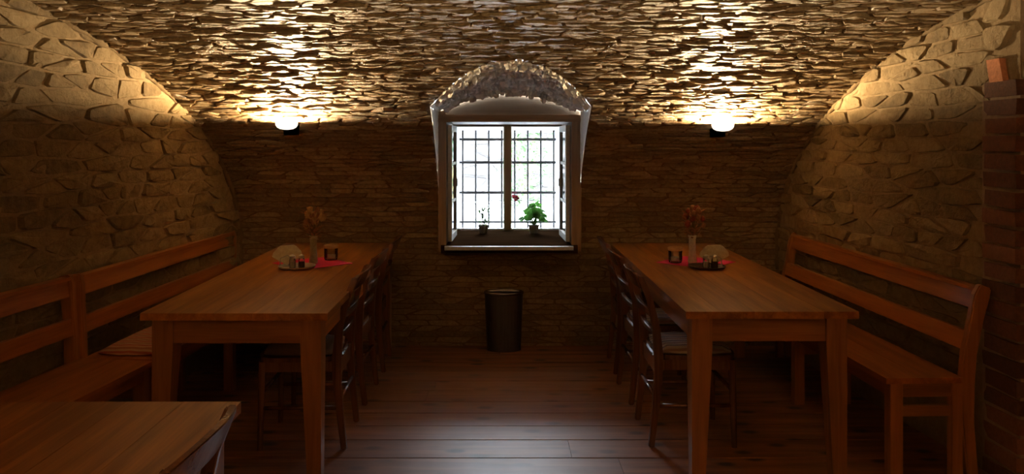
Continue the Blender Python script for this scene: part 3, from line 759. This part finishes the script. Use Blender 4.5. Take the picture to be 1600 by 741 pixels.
# ---------------------------------------------------------------- chairs
def make_chair(label):
    t = thing('dining_chair', label, 'chair')
    hw = .185
    # seat: front wider
    bm = bmesh.new(); pts = []
    for k in range(28):
        a = 2*PI*k/28; c, s = math.cos(a), math.sin(a); f = lambda v: math.copysign(abs(v)**.45, v)
        x = .19+.195*f(c); pts.append((x, (hw+.012+.02*(x/.38))*f(s)))
    lo = [bm.verts.new((x, y, .425)) for x, y in pts]; hi = [bm.verts.new((x, y, .445)) for x, y in pts]
    bm.faces.new(hi); bm.faces.new(lo[::-1])
    for k in range(28): bm.faces.new((lo[k], lo[(k+1) % 28], hi[(k+1) % 28], hi[k]))
    obj('seat', bm, M['chair'], t, bevel=.004)
    for s in (-1, 1):
        p = [(-.035, 0), (-.018, .15), (-.002, .32), (0, .44), (-.012, .58), (-.045, .72), (-.088, .822)]
        bm = sweep([(x, s*hw, z) for x, z in p], lambda i: rect([.024, .027, .031, .033, .029, .027, .024][i], [.028, .032, .040, .045, .036, .031, .026][i]))
        bmesh.ops.recalc_face_normals(bm, faces=bm.faces)
        obj('rear_post', bm, M['chair'], t, bevel=.005)
        bm = sweep([(.365, s*(hw+.005), 0), (.36, s*hw, .22), (.355, s*hw, .425)], lambda i: circ([.012, .016, .018][i], 10))
        obj('front_leg', bm, M['chair'], t, smooth=False)
        obj('side_stretcher', tube([(-.012, s*hw, .20), (.36, s*hw, .20)], .010, n=8, up=Vector((0, 1, 0))), M['chair'], t, smooth=True)
        obj('side_rail', box(.02, .35, s*hw-.009, s*hw+.009, .375, .425), M['chair'], t)
    obj('front_rail', box(.345, .363, -hw, hw, .375, .425), M['chair'], t)
    obj('rear_rail', box(-.012, .008, -hw, hw, .350, .425), M['chair'], t)
    obj('front_stretcher', tube([(.36, -hw, .27), (.36, hw, .27)], .010, n=8, up=Vector((1, 0, 0))), M['chair'], t, smooth=True)
    obj('rear_stretcher', tube([(-.013, -hw, .24), (-.013, hw, .24)], .010, n=8, up=Vector((1, 0, 0))), M['chair'], t, smooth=True)
    def back(name, z0, z1, arch, bow):
        bm = bmesh.new(); n = 10; V = []
        for k in range(n+1):
            u = -1+2*k/n; y = u*(hw+(.012 if arch else -.01)); zt = z1+arch*(1-u*u); zb = z0+arch*.4*(1-u*u)
            def X(z): return float(np.interp(z, [0, .44, .58, .72, .85], [-.03, 0, -.012, -.045, -.098]))-bow*(1-u*u)
            V.append([bm.verts.new(q) for q in ((X(zb)-.010, y, zb), (X(zb)+.010, y, zb), (X(zt)+.010, y, zt), (X(zt)-.010, y, zt))])
        for a, b in zip(V, V[1:]):
            for q in range(4): bm.faces.new((a[q], a[(q+1) % 4], b[(q+1) % 4], b[q]))
        bm.faces.new(V[0][::-1]); bm.faces.new(V[-1]); bmesh.ops.recalc_face_normals(bm, faces=bm.faces)
        obj(name, bm, M['chair'], t, bevel=.003)
    back('crest_rail', .755, .825, .022, .028); back('back_slat', .625, .665, .010, .022); back('back_slat', .535, .560, .004, .014)
    return t
ch = make_chair('nearest dark chair at the right table with a pale striped seat pad')
CR = [(.775, 3.955, .00), (.775, 4.56, .03), (.785, 5.13, -.03)]
CLf = [(-.775, 3.925, PI+.02), (-.775, 4.55, PI-.02), (-.77, 5.17, PI+.03)]
ch.location = (CR[0][0], CR[0][1], 0); ch.rotation_euler = (0, 0, CR[0][2]); ch['group'] = 'dark wooden chairs along the aisle'
dup(ch, (CR[1][0], CR[1][1], 0), CR[1][2], 'middle dark chair of the three tucked under the right table')
dup(ch, (CR[2][0], CR[2][1], 0), CR[2][2], 'dark chair at the far end of the right table nearest the window wall')
dup(ch, (CLf[0][0], CLf[0][1], 0), CLf[0][2], 'nearest dark chair tucked under the left set table')
dup(ch, (CLf[1][0], CLf[1][1], 0), CLf[1][2], 'middle dark chair of the three tucked under the left table')
dup(ch, (CLf[2][0], CLf[2][1], 0), CLf[2][2], 'dark chair at the far end of the left table nearest the window wall')
dup(ch, (-.745, 1.74, 0), PI, 'dark chair whose crest rail overlaps the edge of the near bare table')
cushion('seat_cushion', (CR[0][0]+.19, CR[0][1], .4455), 0, .185, .185, .034, M['greyc'], 'pale grey striped seat pad on the nearest chair at the right table', group='seat pads on the chairs')
cushion('seat_cushion', (CR[1][0]+.19, CR[1][1], .4455), .03, .18, .18, .03, M['greyc'], 'pale striped seat pad on the middle chair at the right table', group='seat pads on the chairs')
cushion('seat_cushion', (CLf[0][0]-.19, CLf[0][1], .4455), 0, .18, .18, .028, M['brownc'], 'brown seat pad on the nearest chair at the left table', group='seat pads on the chairs')
cushion('seat_cushion', (-.745-.19, 1.74, .4455), 0, .18, .18, .028, M['greyc'], 'pale striped seat pad on the chair at the near bare table', group='seat pads on the chairs')

# ---------------------------------------------------------------- table settings
TZ = .7605
def cloth(loc, rz, h, mat, label):
    bm = bmesh.new(); n = 10; g = {}
    for i in range(n+1):
        for j in range(n+1):
            x, y = h*(-1+2*i/n), h*(-1+2*j/n)
            for k, z in ((1, .0016+.0008*math.sin(20*x+7*y)), (0, .0)): g[i, j, k] = bm.verts.new((x, y, z))
    for i in range(n):
        for j in range(n):
            bm.faces.new((g[i, j, 1], g[i+1, j, 1], g[i+1, j+1, 1], g[i, j+1, 1])); bm.faces.new((g[i, j, 0], g[i, j+1, 0], g[i+1, j+1, 0], g[i+1, j, 0]))
    for i in range(n):
        for a, b in (((i, 0), (i+1, 0)), ((i+1, n), (i, n)), ((n, i), (n, i+1)), ((0, i+1), (0, i))):
            bm.faces.new((g[(*a, 0)], g[(*b, 0)], g[(*b, 1)], g[(*a, 1)]))
    o = obj('table_cloth', bm, mat, None, loc); o.rotation_euler = (0, 0, rz); return tag(o, label, 'cloth')
cloth((-1.09, 4.58, TZ), math.radians(42), .17, M['magenta'], 'small magenta cloth laid as a diamond on the left table')
cloth((1.17, 4.62, TZ), math.radians(47), .17, M['magenta2'], 'small pink magenta cloth laid as a diamond on the right table')
def tray(x, y, mat, label):
    o = obj('tray', lathe([(.07, 0), (.10, .004), (.105, .012), (.099, .012), (.07, .006)], n=28), mat, None, (x, y, TZ+.003), smooth=False); return tag(o, label, 'tray')
def napkins(x, y, rz, mat, label, side):
    t = thing('napkin_holder', label, 'napkin holder', (x, y, TZ+.0095), rz)
    obj('base', box(-.045, .045, -.02, .02, 0, .006), M['steel'], t, bevel=.002)
    for s in (-1, 1):
        bm = sweep([(-.04, s*.017, .006), (-.036, s*.019, .05), (0, s*.020, .065), (.036, s*.019, .05), (.04, s*.017, .006)], lambda i: rect(.003, .005)); obj('wire_side', bm, M['steel'], t)
    for k in range(7):
        bm = bmesh.new(); y0 = -.013+.0043*k; n = 9; c = []
        fan = (k-3)*.03
        for i in range(n+1):
            a = PI*(.06+.88*i/n); c.append(((.052+.006*math.sin(5*a+k))*math.cos(a)+fan*.3, .045+.075*math.sin(a)))
        f = [bm.verts.new((px, y0+.02*fan, pz)) for px, pz in c]+[bm.verts.new((0, y0, .007))]
        b_ = [bm.verts.new((px, y0+.0024+.02*fan, pz)) for px, pz in c]+[bm.verts.new((0, y0+.0024, .007))]
        bm.faces.new(f); bm.faces.new(b_[::-1]); m = len(f)
        for i in range(m): bm.faces.new((f[i], b_[i], b_[(i+1) % m], f[(i+1) % m]))
        obj('napkin', bm, mat, t)
def shaker(x, y, fill, label):
    t = thing('shaker', label, 'shaker', (x, y, TZ+.0095))
    obj('glass_body', lathe([(.016, 0), (.019, .01), (.017, .045), (.015, .055)], n=14), M['jar'], t, smooth=False)
    obj('contents', lathe([(.013, .003), (.015, .01), (.0145, .036)], n=12), M[fill], t)
    obj('cap', lathe([(.0165, .055), (.0165, .068), (.008, .075)], n=14), M['steel'], t)
def vase(x, y, label, vm, blooms, seed):
    R = random.Random(seed); t = thing('vase', label, 'vase', (x, y, TZ+.003))
    obj('body', lathe([(.022, 0), (.026, .01), (.019, .08), (.020, .14), (.026, .165), (.023, .163), (.016, .13), (.014, .05)], n=18), vm, t, smooth=True)
    b = thing('dried_bouquet', label.replace('vase holding', 'bouquet standing in').replace('slim', 'dried').split(' on ')[0]+' on '+label.split(' on ')[1], 'bouquet', (x, y, TZ+.09))
    b['label'] = 'dried '+('ochre and brown' if seed == 1 else 'reddish brown')+' flower bouquet in the vase on the '+('left' if seed == 1 else 'right')+' table'
    for k in range(16):
        a = R.uniform(0, 2*PI); s = R.uniform(.01, .065); h = R.uniform(.13, .24)
        p = (s*math.cos(a), s*math.sin(a), h)
        obj('stem', tube([(0.2*p[0]*.3, .2*p[1]*.3, -.06), (p[0]*.4, p[1]*.4, h*.55), p], .0014, n=4), M['stem'], b)
        m = R.choice(blooms)
        obj('dry_flower', blob(R.uniform(.013, .021), p, sub=1, sq=(1, 1, 1.25), jit=.25), M[m], b)
    f = bmesh.new()
    for k in range(80):
        a = R.uniform(0, 2*PI); z = R.uniform(.05, .21); s = z*.22
        leaf(f, (s*math.cos(a), s*math.sin(a), z), (math.cos(a), math.sin(a), R.uniform(.3, 1.4)), .045, .016)
    tag(obj('dry_leaves', f, M['dryb'], b), kind='stuff')
def candle_glass(x, y, label):
    t = thing('candle_glass', label, 'candle glass', (x, y, TZ+.003))
    obj('glass_body', lathe([(.036, 0), (.040, .012), (.040, .075), (.037, .075), (.037, .014), (.002, .010)], n=22), M['jar'], t, smooth=False)
    obj('candle', lathe([(.033, .012), (.033, .030)], n=16), M['paper2'], t)
    tag(obj('rim_ring', lathe([(.041, .070), (.044, .074), (.044, .086), (.041, .090), (.036, .088), (.036, .072)], n=22), M['ringwood'], t), 'light wooden ring')
tray(-1.135, 4.41, M['tray'], 'small pale round tray on the left table')
napkins(-1.19, 4.41, .25, M['paper'], 'fan of cream paper napkins on the left table tray', 1)
shaker(-1.145, 4.35, 'saltw', 'salt shaker with metal cap on the left table tray')
shaker(-1.095, 4.355, 'pepper', 'pepper shaker with metal cap on the left table tray')
vase(-1.075, 4.55, 'slim grey green vase holding dried flowers on the left table', M['vase'], ['dryo', 'dryo', 'dryb'], 1)
candle_glass(-1.005, 4.70, 'clear candle glass with wooden ring on the left table')
tray(1.18, 4.41, M['darktray'], 'small dark round tray on the right table')
napkins(1.225, 4.42, -.25, M['paper2'], 'fan of white paper napkins on the right table tray', -1)
shaker(1.16, 4.35, 'saltw', 'salt shaker with metal cap on the right table tray')
shaker(1.205, 4.345, 'pepper', 'pepper shaker with metal cap on the right table tray')
vase(1.135, 4.56, 'slim white vase holding dried flowers on the right table', M['saltw'], ['dryb', 'dryr', 'dryb', 'dryr'], 2)
candle_glass(1.045, 4.60, 'clear candle glass with wooden ring on the right table')

# ---------------------------------------------------------------- bin under the window
t = thing('waste_bin', 'dark oval waste bin on the floor under the window', 'bin', (.042, 5.53, 0))
obj('body', lathe([(.115, 0), (.120, .01), (.136, .40), (.130, .40), (.114, .02), (.01, .012)], n=32, sy=.62), M['bin'], t, smooth=False)
obj('rim', lathe([(.134, .395), (.141, .400), (.141, .412), (.134, .416), (.128, .408), (.128, .396)], n=32, sy=.62), M['rim'], t, smooth=True)
obj('base_ring', lathe([(.118, 0), (.122, .0), (.122, .015), (.118, .015)], n=32, sy=.62), M['bin'], t)

# ---------------------------------------------------------------- potted plants on the sill
def pot(x, y, label, kind, seed):
    R = random.Random(seed); t = thing('potted_plant', label, 'plant', (x, y, .7455))
    obj('pot', lathe([(.030, 0), (.040, .052), (.044, .054), (.044, .066), (.038, .066), (.036, .056)], n=20), M['terra'], t, smooth=False)
    obj('soil', lathe([(.034, .050), (.036, .060)], n=16), M['soil'], t)
    if kind == 'geranium':
        for k in range(34):
            a = R.uniform(0, 2*PI); s = R.uniform(.01, .115); h = R.uniform(.09, .25-.6*s)
            bm = bmesh.new(); c = Vector((s*math.cos(a), s*math.sin(a)*.8, h)); r = R.uniform(.024, .036); nn = Vector((.5*math.cos(a), .5*math.sin(a)-.5, .8)).normalized()
            u = nn.orthogonal().normalized(); v = nn.cross(u); cen = bm.verts.new(c-nn*.006); ring = [bm.verts.new(c+(u*math.cos(q*PI/5)+v*math.sin(q*PI/5))*r*(1+.13*math.cos(q*PI))) for q in range(10)]
            for q in range(10): bm.faces.new((cen, ring[q], ring[(q+1) % 10]))
            obj('leaf', bm, M['leaf'], t); obj('stem', tube([(0, 0, .07), (c.x*.5, c.y*.5, h*.75), tuple(c)], .0022, n=4), M['leaf'], t)
        hd = (-.145, -.01, .275)
        obj('flower_stalk', tube([(0, 0, .08), (-.07, 0, .21), hd], .0022, n=5), M['leaf'], t)
        for k in range(12):
            obj('blossom', blob(.011, (hd[0]+R.uniform(-.024, .024), hd[1]+R.uniform(-.02, .02), hd[2]+R.uniform(-.014, .024)), sub=1, jit=.2), M['redfl'], t)
    else:
        f = bmesh.new()
        for k in range(90):
            a = R.uniform(0, 2*PI); z = R.uniform(.06, .19); s = R.uniform(0, .05)
            leaf(f, (s*math.cos(a), s*math.sin(a), z), (math.cos(a), math.sin(a), R.uniform(0, 1)), .035, .014)
        tag(obj('foliage', f, M['leafd'], t), kind='stuff')
        for k in range(14):
            a = R.uniform(0, 2*PI); s = R.uniform(.02, .10); h = R.uniform(.14, .25); c = (s*math.cos(a), s*math.sin(a)*.7, h)
            obj('stem', tube([(0, 0, .075), (c[0]*.4, c[1]*.4, h*.7), c], .0016, n=4), M['leafd'], t)
            bm = bmesh.new()
            for q in range(6): leaf(bm, c, (math.cos(q*PI/3), math.sin(q*PI/3)-.3, .4), .022, .016)
            obj('blossom', bm, M['whitefl'], t)
pot(-.115, 6.20, 'small potted plant with white blossoms on the window sill', 'daisy', 5)
pot(.285, 6.20, 'potted geranium with round green leaves and one red bloom on the sill', 'geranium', 6)
